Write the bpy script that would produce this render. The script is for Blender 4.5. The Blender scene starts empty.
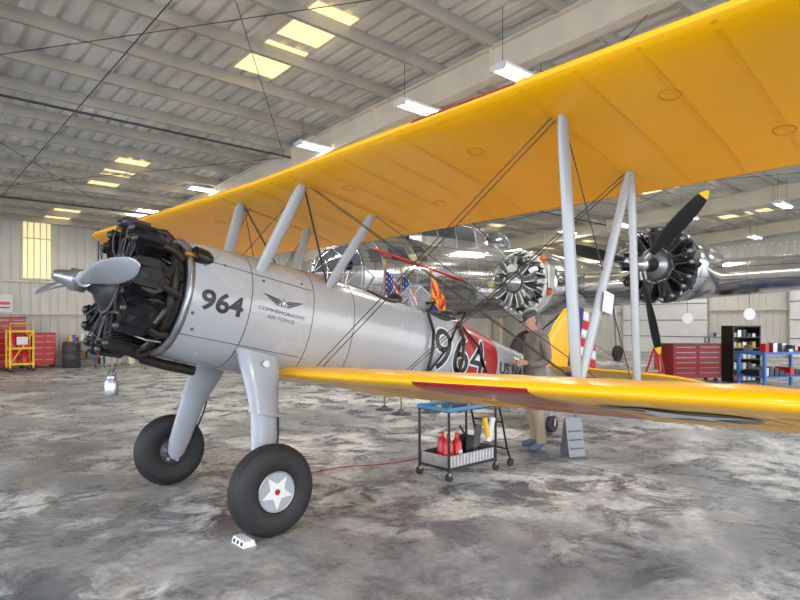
import bpy, bmesh, math, random
from mathutils import Vector, Matrix
random.seed(7)
S=bpy.context.scene
COL=S.collection
pi=math.pi
V=Vector

# ------------------------------------------------------------------ materials
def mat(name,col,rough=.5,metal=0.,coat=0.,ns=0,na=.15,bump=0.,bs=20,emit=0.,alpha=1.,spec=.5,panel=None):
    m=bpy.data.materials.new(name); m.use_nodes=True
    nt=m.node_tree; N=nt.nodes; L=nt.links
    b=N['Principled BSDF']
    c=(col[0],col[1],col[2],1)
    b.inputs['Base Color'].default_value=c
    b.inputs['Roughness'].default_value=rough
    b.inputs['Metallic'].default_value=metal
    b.inputs['Coat Weight'].default_value=coat
    b.inputs['Coat Roughness'].default_value=.12
    b.inputs['Specular IOR Level'].default_value=spec
    b.inputs['Alpha'].default_value=alpha
    if emit:
        b.inputs['Emission Color'].default_value=c
        b.inputs['Emission Strength'].default_value=emit
    tc=N.new('ShaderNodeTexCoord')
    src=None
    if ns:
        no=N.new('ShaderNodeTexNoise'); no.inputs['Scale'].default_value=ns; no.inputs['Detail'].default_value=6
        L.new(tc.outputs['Object'],no.inputs['Vector'])
        cr=N.new('ShaderNodeValToRGB')
        cr.color_ramp.elements[0].position=.3; cr.color_ramp.elements[1].position=.7
        cr.color_ramp.elements[0].color=tuple(x*(1-na) for x in col[:3])+(1,)
        cr.color_ramp.elements[1].color=tuple(min(1,x*(1+na)) for x in col[:3])+(1,)
        L.new(no.outputs['Fac'],cr.inputs['Fac'])
        src=cr.outputs['Color']
        mr=N.new('ShaderNodeMapRange'); mr.inputs['To Min'].default_value=rough*.8; mr.inputs['To Max'].default_value=min(1,rough*1.25)
        L.new(no.outputs['Fac'],mr.inputs['Value']); L.new(mr.outputs[0],b.inputs['Roughness'])
    if panel:
        br=N.new('ShaderNodeTexBrick'); br.inputs['Scale'].default_value=panel
        br.inputs['Mortar Size'].default_value=.012
        br.inputs['Color1'].default_value=tuple(x*.72 for x in col[:3])+(1,)
        br.inputs['Color2'].default_value=c
        br.inputs['Mortar'].default_value=tuple(x*.3 for x in col[:3])+(1,)
        mp=N.new('ShaderNodeMapping'); mp.inputs['Rotation'].default_value=(pi/2,0,0)
        L.new(tc.outputs['Object'],mp.inputs['Vector']); L.new(mp.outputs[0],br.inputs['Vector'])
        if src:
            mx=N.new('ShaderNodeMixRGB'); mx.blend_type='MIX'; mx.inputs['Fac'].default_value=.7
            L.new(src,mx.inputs[1]); L.new(br.outputs['Color'],mx.inputs[2]); src=mx.outputs[0]
        else: src=br.outputs['Color']
    if src: L.new(src,b.inputs['Base Color'])
    if bump:
        n2=N.new('ShaderNodeTexNoise'); n2.inputs['Scale'].default_value=bs; n2.inputs['Detail'].default_value=4
        L.new(tc.outputs['Object'],n2.inputs['Vector'])
        bp=N.new('ShaderNodeBump'); bp.inputs['Strength'].default_value=bump; bp.inputs['Distance'].default_value=.02
        L.new(n2.outputs['Fac'],bp.inputs['Height']); L.new(bp.outputs['Normal'],b.inputs['Normal'])
    return m

YEL=mat('yellow_dope',(.93,.47,.0),.34,coat=.2,ns=1.3,na=.04,bump=.03,bs=3,spec=.35)
YELT=mat('yellow_rib_tape',(.88,.42,.0),.36,coat=.2,ns=3,na=.04,spec=.35)
YELD=mat('yellow_seam',(.55,.24,.0),.4)
GRY=mat('grey_paint',(.38,.40,.415),.26,coat=.5,ns=2,na=.05)
GRYS=mat('strut_grey',(.34,.37,.40),.32,coat=.3,ns=3,na=.05)
SEAM=mat('panel_seam',(.10,.10,.11),.5)
RED=mat('red_paint',(.36,.008,.008),.32,coat=.3,ns=2,na=.08)
REDB=mat('bright_red',(.55,.012,.01),.35,coat=.2,ns=3,na=.08)
WHT=mat('white_paint',(.72,.72,.70),.35,ns=3,na=.04)
NAVY=mat('navy_blue',(.07,.08,.12),.35,ns=3,na=.05)
BLK=mat('black_paint',(.008,.008,.009),.35,ns=4,na=.2)
ENG=mat('engine_black',(.014,.014,.016),.38,metal=.3,ns=15,na=.4)
ENG2=mat('engine_grey',(.06,.06,.063),.35,metal=.7,ns=12,na=.3)
STEEL=mat('steel',(.42,.42,.43),.3,metal=.9,ns=10,na=.2)
BRASS=mat('brass',(.40,.25,.08),.35,metal=.9,ns=10,na=.2)
EXH=mat('exhaust_brown',(.035,.027,.022),.5,metal=.5,ns=12,na=.3)
PROP=mat('prop_aluminium',(.38,.41,.44),.32,metal=.7,ns=5,na=.06)
ALU=mat('polished_aluminium',(.74,.74,.73),.16,metal=.95,ns=2.2,na=.22,bump=.05,bs=4,panel=.9)
ALUD=mat('dull_aluminium',(.32,.33,.34),.35,metal=.8,ns=5,na=.25)
STND=mat('stand_grey',(.22,.23,.24),.5,metal=.3,ns=8,na=.1)
TIRE=mat('tyre_rubber',(.018,.018,.019),.62,ns=20,na=.3,bump=.1,bs=60)
GLS=mat('glass',(.55,.62,.66),.05,alpha=.35,spec=.9)
GLSD=mat('dark_glass',(.05,.06,.07),.06,spec=.9,coat=.5)
WIRE=mat('brace_wire',(.06,.055,.05),.4,metal=.6,ns=10,na=.1)
LEA=mat('leather',(.03,.02,.015),.5,ns=20,na=.3)
CREAM=mat('beam_cream',(.76,.67,.52),.5,ns=1.5,na=.08)
PURL=mat('purlin_steel',(.48,.43,.34),.5,ns=1.5,na=.15)
DECK=mat('roof_deck',(.76,.73,.66),.5,metal=.05,ns=.8,na=.2)
WALL=mat('wall_panel',(.60,.58,.53),.5,ns=.5,na=.07)
PIPE=mat('dark_pipe',(.06,.055,.05),.5,ns=5,na=.2)
SKYL=mat('skylight_fibreglass',(1.,.84,.45),.5,emit=1.1,ns=4,na=.1)
SKYR=mat('skylight_rib',(.8,.62,.3),.5,emit=.6,ns=4,na=.1)
WINM=mat('wall_daylight_panel',(.95,.80,.42),.5,emit=.7,ns=4,na=.1)
TUBE=mat('fluorescent_tube',(1,.97,.9),.5,emit=9)
FIX=mat('fixture_white',(.75,.75,.72),.4,ns=4,na=.03)
YPL=mat('cart_yellow',(.85,.52,.02),.4,ns=4,na=.1)
BLU=mat('bench_blue',(.03,.16,.5),.4,ns=4,na=.1)
BLUT=mat('tray_blue',(.06,.25,.45),.4,ns=4,na=.1)
DGR=mat('dark_grey',(.05,.05,.055),.45,ns=6,na=.2)
WOOD=mat('wood',(.28,.17,.08),.55,ns=8,na=.2)
SKIN=mat('skin',(.55,.30,.2),.5,ns=12,na=.06)
HAIR=mat('hair_grey',(.12,.1,.09),.7,ns=40,na=.3)
JACK=mat('jacket_taupe',(.20,.17,.14),.8,ns=14,na=.15,bump=.2,bs=18)
KHAKI=mat('khaki_cloth',(.34,.27,.18),.8,ns=14,na=.1,bump=.2,bs=18)
SHOE=mat('shoe_blue',(.09,.13,.2),.6,ns=20,na=.2)
FLB=mat('flag_blue',(.02,.04,.2),.7,ns=9,na=.1)
FLR=mat('flag_red',(.5,.02,.03),.7,ns=9,na=.1)
FLW=mat('flag_white',(.75,.75,.75),.7,ns=9,na=.05)
FLO=mat('flag_gold',(.8,.35,.03),.7,ns=9,na=.1)
COP=mat('flag_copper',(.45,.15,.04),.6,ns=9,na=.1)
TIPY=mat('tip_yellow',(.9,.6,.02),.4,ns=5,na=.05)
CHG=mat('zinc_green',(.25,.33,.10),.5,ns=6,na=.2)
ORG=mat('orange_cover',(.8,.2,.03),.5,ns=6,na=.1)

# ------------------------------------------------------------------ mesh builder
def orient(p,d,up=None):
    q=V(d).normalized().to_track_quat('Z','Y')
    return Matrix.Translation(V(p))@q.to_matrix().to_4x4()
class MB:
    def __init__(s): s.v=[];s.f=[];s.m=[];s.sm=[];s.mats=[]
    def mi(s,m):
        if m not in s.mats: s.mats.append(m)
        return s.mats.index(m)
    def add(s,vs,fs,m,smooth=False,M=None):
        o=len(s.v)
        for v in vs:
            v=V(v)
            s.v.append(tuple(M@v) if M else tuple(v))
        for i,f in enumerate(fs):
            s.f.append([o+k for k in f])
            mm=m[i] if isinstance(m,list) else m
            s.m.append(s.mi(mm)); s.sm.append(smooth)
    def box(s,c,d,m,M=None,rz=0,ry=0,rx=0):
        x,y,z=d[0]/2,d[1]/2,d[2]/2
        vs=[(-x,-y,-z),(x,-y,-z),(x,y,-z),(-x,y,-z),(-x,-y,z),(x,-y,z),(x,y,z),(-x,y,z)]
        fs=[(0,3,2,1),(4,5,6,7),(0,1,5,4),(1,2,6,5),(2,3,7,6),(3,0,4,7)]
        T=Matrix.Translation(V(c))@Matrix.Rotation(rz,4,'Z')@Matrix.Rotation(ry,4,'Y')@Matrix.Rotation(rx,4,'X')
        if M: T=M@T
        s.add(vs,fs,m,False,T)
    def loft(s,secs,m,caps=True,smooth=True,closed=True,mf=None,M=None):
        n=len(secs[0]); vs=[p for q in secs for p in q]; fs=[];ms=[]
        for i in range(len(secs)-1):
            for j in range(n if closed else n-1):
                k=(j+1)%n
                fs.append((i*n+j,i*n+k,(i+1)*n+k,(i+1)*n+j))
                ms.append(mf(i,j) if mf else m)
        s.add(vs,fs,ms,smooth,M)
        if caps and closed:
            s.add(secs[0],[tuple(range(n))[::-1]],m if not mf else mf(0,0),False,M)
            s.add(secs[-1],[tuple(range(n))],m if not mf else mf(len(secs)-2,0),False,M)
    def lathe(s,prof,m,M,n=24,smooth=True,mf=None):
        secs=[[(r*math.cos(2*pi*k/n),r*math.sin(2*pi*k/n),z) for k in range(n)] for z,r in prof]
        s.loft(secs,m,True,smooth,True,mf,M)
    def tube(s,p1,p2,r,m,r2=None,n=10):
        p1=V(p1);p2=V(p2)
        d=p2-p1
        s.lathe([(0,r),(d.length,r if r2 is None else r2)],m,orient(p1,d),n)
    def path(s,pts,r,m,n=8):
        pts=[V(p) for p in pts]; secs=[]
        for i,p in enumerate(pts):
            d=(pts[min(i+1,len(pts)-1)]-pts[max(i-1,0)]).normalized()
            ref=V((0,0,1)) if abs(d.z)<.9 else V((1,0,0))
            a=d.cross(ref).normalized(); b=a.cross(d)
            if i>0 and a.dot(pa)<0: a=-a;b=-b
            pa=a
            secs.append([tuple(p+r*(a*math.cos(2*pi*k/n)+b*math.sin(2*pi*k/n))) for k in range(n)])
        s.loft(secs,m)
    def strut(s,p1,p2,ch,th,m,fore=(1,0,0),ch2=None,th2=None,n=14,mid=True):
        p1=V(p1);p2=V(p2);d=(p2-p1).normalized()
        f=V(fore); f=(f-d*f.dot(d)).normalized(); g=d.cross(f)
        ch2=ch2 or ch; th2=th2 or th
        secs=[]
        for t,k in ((0,.55),(.06,.9),(.15,1),(.5,1.03),(.85,1),(.94,.9),(1,.55)) if mid else ((0,1),(1,1)):
            c=(ch+(ch2-ch)*t)*k; h=(th+(th2-th)*t)
            p=p1.lerp(p2,t)
            secs.append([tuple(p+f*(c/2*math.cos(2*pi*q/n))+g*(h/2*math.sin(2*pi*q/n))) for q in range(n)])
        s.loft(secs,m)
    def torus(s,c,R,r,m,M=None,n=32,k=8,sx=1,sy=1):
        secs=[]
        for i in range(n+1):
            a=2*pi*i/n
            secs.append([((R+r*math.cos(2*pi*j/k))*math.cos(a)*sx,(R+r*math.cos(2*pi*j/k))*math.sin(a)*sy,r*math.sin(2*pi*j/k)) for j in range(k)])
        T=Matrix.Translation(V(c))
        if M: T=T@M
        s.loft(secs,m,False,True,True,None,T)
    def ball(s,c,r,m,sc=(1,1,1),n=16,k=10,M=None):
        secs=[]
        for i in range(k+1):
            a=-pi/2+pi*i/k; rr=max(math.cos(a),.01)*r
            secs.append([(rr*math.cos(2*pi*j/n)*sc[0],rr*math.sin(2*pi*j/n)*sc[1],r*math.sin(a)*sc[2]) for j in range(n)])
        T=Matrix.Translation(V(c))
        if M: T=T@M
        s.loft(secs,m,True,True,True,None,T)
    def obj(s,name,parent=None,loc=(0,0,0),rot=(0,0,0),bevel=0):
        me=bpy.data.meshes.new(name); me.from_pydata(s.v,[],s.f)
        for m in s.mats: me.materials.append(m)
        me.polygons.foreach_set('material_index',s.m)
        me.polygons.foreach_set('use_smooth',s.sm)
        me.update()
        bm=bmesh.new(); bm.from_mesh(me); bmesh.ops.recalc_face_normals(bm,faces=bm.faces); bm.to_mesh(me); bm.free()
        o=bpy.data.objects.new(name,me); COL.objects.link(o)
        o.location=loc;o.rotation_euler=rot
        if parent: o.parent=parent
        if bevel:
            b=o.modifiers.new('bevel','BEVEL'); b.width=bevel; b.segments=2; b.limit_method='ANGLE'
        return o
def empty(name,loc=(0,0,0),rot=(0,0,0)):
    e=bpy.data.objects.new(name,None); COL.objects.link(e); e.location=loc; e.rotation_euler=rot
    e.empty_display_size=.2
    return e
def text_tris(txt,size,off=0.,sub=2):
    cu=bpy.data.curves.new('t','FONT'); cu.body=txt; cu.size=size; cu.align_x='CENTER'; cu.align_y='CENTER'; cu.offset=off
    cu.resolution_u=4
    o=bpy.data.objects.new('t',cu); COL.objects.link(o)
    dg=bpy.context.evaluated_depsgraph_get(); me=bpy.data.meshes.new_from_object(o.evaluated_get(dg))
    bpy.data.objects.remove(o)
    bm=bmesh.new(); bm.from_mesh(me); bmesh.ops.triangulate(bm,faces=bm.faces)
    if sub: bmesh.ops.subdivide_edges(bm,edges=bm.edges,cuts=sub,use_grid_fill=True)
    vs=[(v.co.x,v.co.y) for v in bm.verts]; bm.verts.index_update(); fs=[tuple(v.index for v in f.verts) for f in bm.faces]
    bm.free(); return vs,fs
def star_pts(R,n=5,k=.382,rot=pi/2):
    return [((R if i%2==0 else R*k)*math.cos(rot+pi*i/n),(R if i%2==0 else R*k)*math.sin(rot+pi*i/n)) for i in range(2*n)]
def interp(tab,x):
    if x<=tab[0][0]: return tab[0][1:]
    if x>=tab[-1][0]: return tab[-1][1:]
    for i in range(len(tab)-1):
        if tab[i][0]<=x<=tab[i+1][0]:
            x0,x1=tab[i][0],tab[i+1][0];t=(x-x0)/(x1-x0);h=x1-x0;r=[]
            for k in range(1,len(tab[0])):
                y0,y1=tab[i][k],tab[i+1][k];s=(y1-y0)/h
                m0=s if i==0 else .5*(s+(y0-tab[i-1][k])/(x0-tab[i-1][0]))
                m1=s if i+2>=len(tab) else .5*(s+(tab[i+2][k]-y1)/(tab[i+2][0]-x1))
                r.append((2*t**3-3*t*t+1)*y0+(t**3-2*t*t+t)*h*m0+(3*t*t-2*t**3)*y1+(t**3-t*t)*h*m1)
            return tuple(r)

# ------------------------------------------------------------------ hangar
HY=math.radians(42.5)
ca,sa=math.cos(HY),math.sin(HY)
def W(t,s,z=0): return (t*ca-s*sa,t*sa+s*ca,z)
HR=(0,0,HY)
T0,T1,S0,S1=-9,32,-12,24.8
def roof(s): return 6.79-.06*s

# floor
fm=bpy.data.materials.new('stained_concrete'); fm.use_nodes=True
nt=fm.node_tree;N=nt.nodes;L=nt.links;B=N['Principled BSDF']
tc=N.new('ShaderNodeTexCoord')
def noise(sc,det=8,dist=0.,ro=.55):
    n=N.new('ShaderNodeTexNoise'); n.inputs['Scale'].default_value=sc;n.inputs['Detail'].default_value=det;n.inputs['Distortion'].default_value=dist;n.inputs['Roughness'].default_value=ro
    L.new(tc.outputs['Object'],n.inputs['Vector']); return n
def ramp(src,p0,c0,p1,c1):
    r=N.new('ShaderNodeValToRGB'); r.color_ramp.elements[0].position=p0;r.color_ramp.elements[1].position=p1
    r.color_ramp.elements[0].color=c0+(1,);r.color_ramp.elements[1].color=c1+(1,)
    L.new(src,r.inputs['Fac']); return r
def mix(f,a,b,bt='MIX'):
    m=N.new('ShaderNodeMixRGB'); m.blend_type=bt
    if isinstance(f,float): m.inputs[0].default_value=f
    else: L.new(f,m.inputs[0])
    L.new(a,m.inputs[1]);L.new(b,m.inputs[2]); return m
def mul(a,b):
    m=N.new('ShaderNodeMath');m.operation='MULTIPLY';L.new(a,m.inputs[0]);L.new(b,m.inputs[1]);return m.outputs[0]
n1=noise(.8,12,.8,.68); n2=noise(1.9,14,.5,.78); n3=noise(.45,6,.5,.6); n4=noise(14,8,.2,.7); n5=noise(.9,12,1.5,.7)
base=ramp(n1.outputs['Fac'],.36,(.12,.13,.145),.64,(.34,.34,.34))
worn=ramp(n2.outputs['Fac'],.47,(0,0,0),.53,(1,1,1))
wcol=ramp(n4.outputs['Fac'],.3,(.56,.545,.51),.7,(.92,.90,.86))
zone=ramp(n3.outputs['Fac'],.42,(.2,.2,.2),.54,(1,1,1))
m1=mix(mul(worn.outputs[0],zone.outputs[0]),base.outputs[0],wcol.outputs[0])
tan=ramp(n5.outputs['Fac'],.55,(0,0,0),.64,(.45,.45,.45)); tcol=ramp(n4.outputs['Fac'],.3,(.40,.35,.28),.7,(.58,.53,.44))
m1b=mix(tan.outputs[0],m1.outputs[0],tcol.outputs[0])
fine=ramp(n4.outputs['Fac'],.3,(.78,.78,.78),.7,(1.12,1.12,1.12))
m2=mix(1.,m1b.outputs[0],fine.outputs[0],'MULTIPLY')
br=N.new('ShaderNodeTexBrick');br.offset=0;br.inputs['Scale'].default_value=1;br.inputs['Brick Width'].default_value=6;br.inputs['Row Height'].default_value=6
br.inputs['Mortar Size'].default_value=.012;br.inputs['Color1'].default_value=(1,1,1,1);br.inputs['Color2'].default_value=(1,1,1,1);br.inputs['Mortar'].default_value=(.3,.3,.3,1)
L.new(tc.outputs['Object'],br.inputs['Vector'])
m3=mix(1.,m2.outputs[0],br.outputs['Color'],'MULTIPLY')
L.new(m3.outputs[0],B.inputs['Base Color'])
rr=ramp(n2.outputs['Fac'],.42,(.20,.20,.20),.58,(.58,.58,.58)); L.new(rr.outputs[0],B.inputs['Roughness'])
bp=N.new('ShaderNodeBump');bp.inputs['Strength'].default_value=.1;bp.inputs['Distance'].default_value=.02;L.new(n2.outputs['Fac'],bp.inputs['Height']);L.new(bp.outputs[0],B.inputs['Normal'])
B.inputs['Specular IOR Level'].default_value=.5
b=MB(); b.box(((T0+T1)/2,(S0+S1)/2,-.1),(T1-T0+.6,S1-S0+.6,.2),fm); b.obj('floor',None,(0,0,0),HR)
APR=mat('bounce_apron_concrete',(.55,.53,.49),.8,ns=.5,na=.15)
b=MB(); b.box((0,-42,-.16),(160,59,.2),APR); b.box((-49,30,-.16),(79,85,.2),APR); b.obj('bounce_apron',None,(0,0,0),HR)  # unseen ground outside the hangar, added in a lighter tone to bounce light indoors

# ceiling deck : ribbed sheet
b=MB(); prof=[]; t=T0
while t<T1:
    prof+= [(t,0),(t+.17,0),(t+.20,.07),(t+.27,.07)]; t+=.30
prof.append((T1,0))
secs=[[(x,S0,roof(S0)+z) for x,z in prof],[(x,S1+.2,roof(S1+.2)+z) for x,z in prof]]
b.loft(secs,DECK,False,False,False); b.obj('ceiling',None,(0,0,0),HR)
b=MB()
for tt in (5.5,13.1,20.7,28.3):
    for s0,s1 in ((7.35,8.5),(8.75,9.95),(16.2,17.5),(17.8,19.0),(22.6,24.3)):
        for q in range(10):
            x=tt-.42+q*.08
            b.add([(x,s0,roof(s0)-.012),(x+.065,s0,roof(s0)-.012),(x+.065,s1,roof(s1)-.012),(x,s1,roof(s1)-.012)],[(0,1,2,3)],SKYL)
            b.add([(x+.065,s0,roof(s0)-.012),(x+.08,s0,roof(s0)-.012),(x+.08,s1,roof(s1)-.012),(x+.065,s1,roof(s1)-.012)],[(0,1,2,3)],SKYR)
b.obj('skylight_panels',None,(0,0,0),HR)
b=MB(); s=S0+.4
while s<S1:
    z=roof(s)-.01
    b.box(((T0+T1)/2,s,z-.1),(T1-T0,.012,.2),PURL)
    b.box(((T0+T1)/2,s+.035,z-.2),(T1-T0,.08,.012),PURL)
    s+=1.28
b.obj('roof_purlins',None,(0,0,0),HR)
b=MB()
for t in (-7.2,.4,8,15.6,23.2,30.8):
    n=24;dep=lambda s:.5+.3*max(0,(s-14)/10.8)
    secs=[]
    for i in range(n+1):
        s=S0+(S1-.15-S0)*i/n; z1=roof(s)-.21; z0=z1-dep(s)
        secs.append([(t-.01,s,z0),(t+.01,s,z0),(t+.01,s,z1),(t-.01,s,z1)])
    b.loft(secs,CREAM,True,False)
    for top in (0,1):
        secs=[]
        for i in range(n+1):
            s=S0+(S1-.15-S0)*i/n; z1=roof(s)-.21; z=z1 if top else z1-dep(s)
            secs.append([(t-.11,s,z-.012),(t+.11,s,z-.012),(t+.11,s,z+.012),(t-.11,s,z+.012)])
        b.loft(secs,CREAM,True,False)
    for i in range(1,12):
        s=S0+(S1-S0)*i/12;z1=roof(s)-.21;b.box((t,s,z1-dep(s)/2),(.2,.012,dep(s)),CREAM)
    zc=roof(24.5)-.21
    b.box((t,24.35,zc/2),(.02,.6,zc),CREAM); b.box((t,24.05,zc/2),(.22,.02,zc),CREAM)
b.obj('roof_rafters',None,(0,0,0),HR)
b=MB()
for s in (12.6,20.2):
    z=roof(s)-.42; b.tube((T0,s,z),(T1-.2,s,z),.025,PIPE)
for t in (3.2,11.5,19):
    b.tube((t,-2,roof(-2)-.36),(t,S1-.3,roof(S1-.3)-.36),.010,PIPE)
for t in (.4,8,15.6,23.2):
    for s in (3,13):
        b.tube((t,s,roof(s)-.3),(t+7.6,s+10,roof(s+10)-.3),.007,PIPE); b.tube((t+7.6,s,roof(s)-.3),(t,s+10,roof(s+10)-.3),.007,PIPE)
b.obj('ceiling_pipes',None,(0,0,0),HR)

# walls
def ribwall(p0,p1,h,m,norm):
    b=MB();p0=V(p0);p1=V(p1);d=(p1-p0);Ln=d.length;d.normalize();pr=[];x=0
    while x<Ln:
        pr+=[(x,0),(x+.22,0),(x+.24,.03),(x+.28,.03)];x+=.30
    pr.append((Ln,0)); n=V(norm)
    secs=[[tuple(p0+d*x+n*y+V((0,0,z))) for x,y in pr] for z in (0,h)]
    b.loft(secs,m,False,False,False)
    return b
b=ribwall((T0,S1,0),(T1,S1,0),5.3,WALL,(0,1,0))
for z in (1.9,3.05,5.22): b.box(((T0+T1)/2,S1-.08,z),(T1-T0,.14,.05),CREAM)
for t in (-4,-1,2.2,7,10,13): b.tube((t,S1-.1,0),(t,S1-.1,5.2),.025,DGR)
b.box((7,S1-.14,1.7),(.5,.18,.8),DGR); b.box((10,S1-.14,1.7),(.4,.18,.6),STEEL)
b.obj('wall_left',None,(0,0,0),HR)
b=ribwall((T1,S0,0),(T1,S1,0),5.3,WALL,(1,0,0))
secs=[[(T1,S0,5.3),(T1,S1,5.3)],[(T1,S0,roof(S0)),(T1,S1,roof(S1)+.01)]]
b.loft(secs,WALL,False,False,False)
for z in (2.2,4.2): b.box((T1-.08,(S0+S1)/2,z),(.14,S1-S0,.05),CREAM)
b.obj('wall_back',None,(0,0,0),HR)
b=MB(); b.box((4.96,S1-.03,4.17),(.85,.04,2.0),WINM)
for q in (-.3,-.1,.1,.3): b.box((4.96+q,S1-.055,4.17),(.04,.02,2.0),CREAM)
b.box((4.96,S1-.06,3.15),(1.0,.06,.06),CREAM); b.box((4.96,S1-.06,4.6),(1.0,.06,.05),CREAM)
b.obj('window_1',None,(0,0,0),HR)
for i,s in enumerate((6,14)):
    b=MB(); b.box((T1-.26,s,1.7),(.06,4.4,3.4),WHT)
    for z in (.85,1.7,2.55): b.box((T1-.3,s,z),(.02,4.4,.03),DGR)
    b.obj('door_%d'%(i+1),None,(0,0,0),HR)

# ceiling light fixtures
def fixture(t,s,z,light=True):
    b=MB()
    b.box((0,0,.04),(1.25,.34,.04),FIX); b.box((0,0,.08),(1.2,.12,.05),FIX)
    for y in (-.10,.10): b.tube((-.6,y,.0),(.6,y,.0),.018,TUBE)
    for x in (-.61,.61): b.box((x,0,.0),(.02,.30,.06),FIX)
    for x in (-.5,.5): b.tube((x,0,.1),(x,0,roof(s)-z-.02),.005,DGR)
    o=b.obj('fluorescent_light',None,W(t,s,z),HR)
    if light:
        l=bpy.data.lights.new('lamp','AREA'); l.shape='RECTANGLE'; l.size=1.2;l.size_y=.3;l.energy=95;l.color=(1,.97,.92)
        lo=bpy.data.objects.new('lamp',l);COL.objects.link(lo);lo.parent=o;lo.location=(0,0,-.05)
for s,z in ((5.7,5.45),(7.9,5.5),(11.2,5.5),(17,5.5),(21.3,5.45)): fixture(7.85,s,z)
for s in (0,3,5.5,8,10.5,15.5,20.5): fixture(14.8,s,5.45,s not in (3,8))
for s in (3,6,9,11.5,14,20): fixture(22.4,s,5.4,s not in (6,11.5))
for s in (6,9,12,15,18): fixture(29.5,s,5.35,s not in (9,15))
for s in (-6,0): fixture(1,s,6.0)

# ------------------------------------------------------------------ radial engine
def _cap(r):
    mb=MB(); mb.ball((0,0,0),r,ENG,n=8,k=6); return mb.v,mb.f
def radial(b,c,R,n,rot=0,cyl=ENG,case=ENG2,push=ENG):
    c=V(c); k=R/.54
    X=Matrix.Translation(c)@Matrix.Rotation(pi/2,4,'Y')
    b.lathe([(-.25*k,.2*k),(-.22*k,.25*k),(-.05*k,.25*k),(-.03*k,.27*k),(0,.27*k),(.02*k,.24*k),(.12*k,.21*k),(.2*k,.15*k),(.23*k,.1*k),(.30*k,.07*k),(.33*k,.03*k)],case,X,28)
    for i in range(n):
        a=2*pi*i/n+rot+pi/2
        d=V((0,math.cos(a),math.sin(a))); tg=V((0,-math.sin(a),math.cos(a)))
        pr=[(0,.09*k)]
        z=.0
        while z<.15*k: pr+=[(z,.095*k),(z+.004*k,.118*k),(z+.008*k,.118*k),(z+.012*k,.095*k)]; z+=.02*k
        while z<.27*k: pr+=[(z,.10*k),(z+.004*k,.135*k),(z+.01*k,.135*k),(z+.014*k,.10*k)]; z+=.022*k
        pr+=[(z,.1*k),(z+.02*k,.06*k)]
        b.lathe(pr,cyl,orient(c+d*.24*k,d),16,False)
        b.lathe([(0,.13*k),(.015*k,.13*k)],case,orient(c+d*.235*k,d),16)
        for sg in (-1,1):
            p=c+d*.50*k+tg*sg*.075*k+V((.05*k,0,0))
            Mx=Matrix.Translation(p)@Matrix((( 1,0,0,0),(0,tg.y,d.y,0),(0,tg.z,d.z,0),(0,0,0,1)))
            b.box((0,0,0),(.17*k,.06*k,.07*k),cyl,Mx)
            b.add(*_cap(.034*k),case,True,Mx@Matrix.Translation((.085*k,0,0)))
            q=c+V((.1*k,0,0))+d*.2*k+tg*sg*.045*k
            b.tube(q,p+V((.06*k,0,0))-d*.02*k,.012*k,push,n=8)
        q=c+d*.45*k+V((.12*k,0,0)); b.tube(q,q+V((.05*k,0,0)),.012*k,BRASS,n=6)
        b.path([q+V((.05*k,0,0)),c+d*.38*k+tg*.05*k+V((.17*k,0,0)),c+d*.28*k+tg*.06*k+V((.15*k,0,0)),c+d*.22*k+tg*.02*k+V((.12*k,0,0))],.006*k,DGR,6)
        b.path([c+d*.25*k+tg*.1*k+V((-.2*k,0,0)),c+d*.38*k+tg*.13*k+V((-.2*k,0,0)),c+d*.47*k+tg*.09*k+V((-.14*k,0,0)),c+d*.5*k+V((-.1*k,0,0))],.026*k,case,8)
        b.path([c+d*.49*k-tg*.06*k+V((-.08*k,0,0)),c+d*.50*k-tg*.09*k+V((-.16*k,0,0)),c+d*.45*k-tg*.1*k+V((-.23*k,0,0))],.03*k,EXH,8)
    b.torus(c+V((.13*k,0,0)),.215*k,.014*k,DGR,Matrix.Rotation(pi/2,4,'Y'))

# ------------------------------------------------------------------ biplane
PIT=math.radians(12)
BP=empty('biplane',(-1.62,5.22,.34)); BP.rotation_mode='QUATERNION'
BP.rotation_quaternion=(Matrix.Rotation(math.radians(222.5),3,'Z')@Matrix.Rotation(-PIT,3,'Y')).to_quaternion()
FT=sorted([(.74,.475,1.83,.87,2.0),(.55,.50,1.855,.85,2.0),(.2,.50,1.87,.835,2.1),(-.2,.485,1.885,.83,2.2),(-.8,.465,1.90,.84,2.3),(-1.4,.45,1.89,.87,2.4),(-2.0,.43,1.88,.90,2.4),
 (-2.6,.40,1.90,.94,2.3),(-3.2,.34,1.82,1.0,2.2),(-3.9,.26,1.75,1.09,2.1),(-4.6,.18,1.69,1.19,2.0),(-5.3,.09,1.63,1.32,2.0),(-5.7,.035,1.58,1.42,2.0)])
def fsec(a,n=40,g=0):
    hw,tp,bt,e=interp(FT,a); mid=(tp+bt)/2;hh=(tp-bt)/2; r=[]
    for i in range(n):
        th=2*pi*i/n;c,s=math.cos(th),math.sin(th)
        r.append((a,(hw+g)*math.copysign(abs(c)**(2/e),c),mid+(hh+g)*math.copysign(abs(s)**(2/e),s)))
    return r
def fy(a,c):
    hw,tp,bt,e=interp(FT,a); mid=(tp+bt)/2;hh=(tp-bt)/2
    q=min(.98,abs((c-mid)/hh)); return hw*(1-q**e)**(1/e)
st=[.74-(6.44)*i/80 for i in range(81)]
b=MB(); b.loft([fsec(a) for a in st],GRY,mf=lambda i,j:RED if -3.25<(st[i]+st[min(i+1,80)])/2<-2.45 else GRY)
b.obj('fuselage',BP)
b=MB()
for a,w,g,m in ((.735,.03,.008,STEEL),(.21,.007,.003,SEAM),(.70,.006,.003,SEAM),(-.42,.006,.003,SEAM),(-.9,.006,.003,SEAM)):
    b.loft([fsec(a,40,0),fsec(a,40,g),fsec(a-w,40,g),fsec(a-w,40,0)],m,False)
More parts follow.
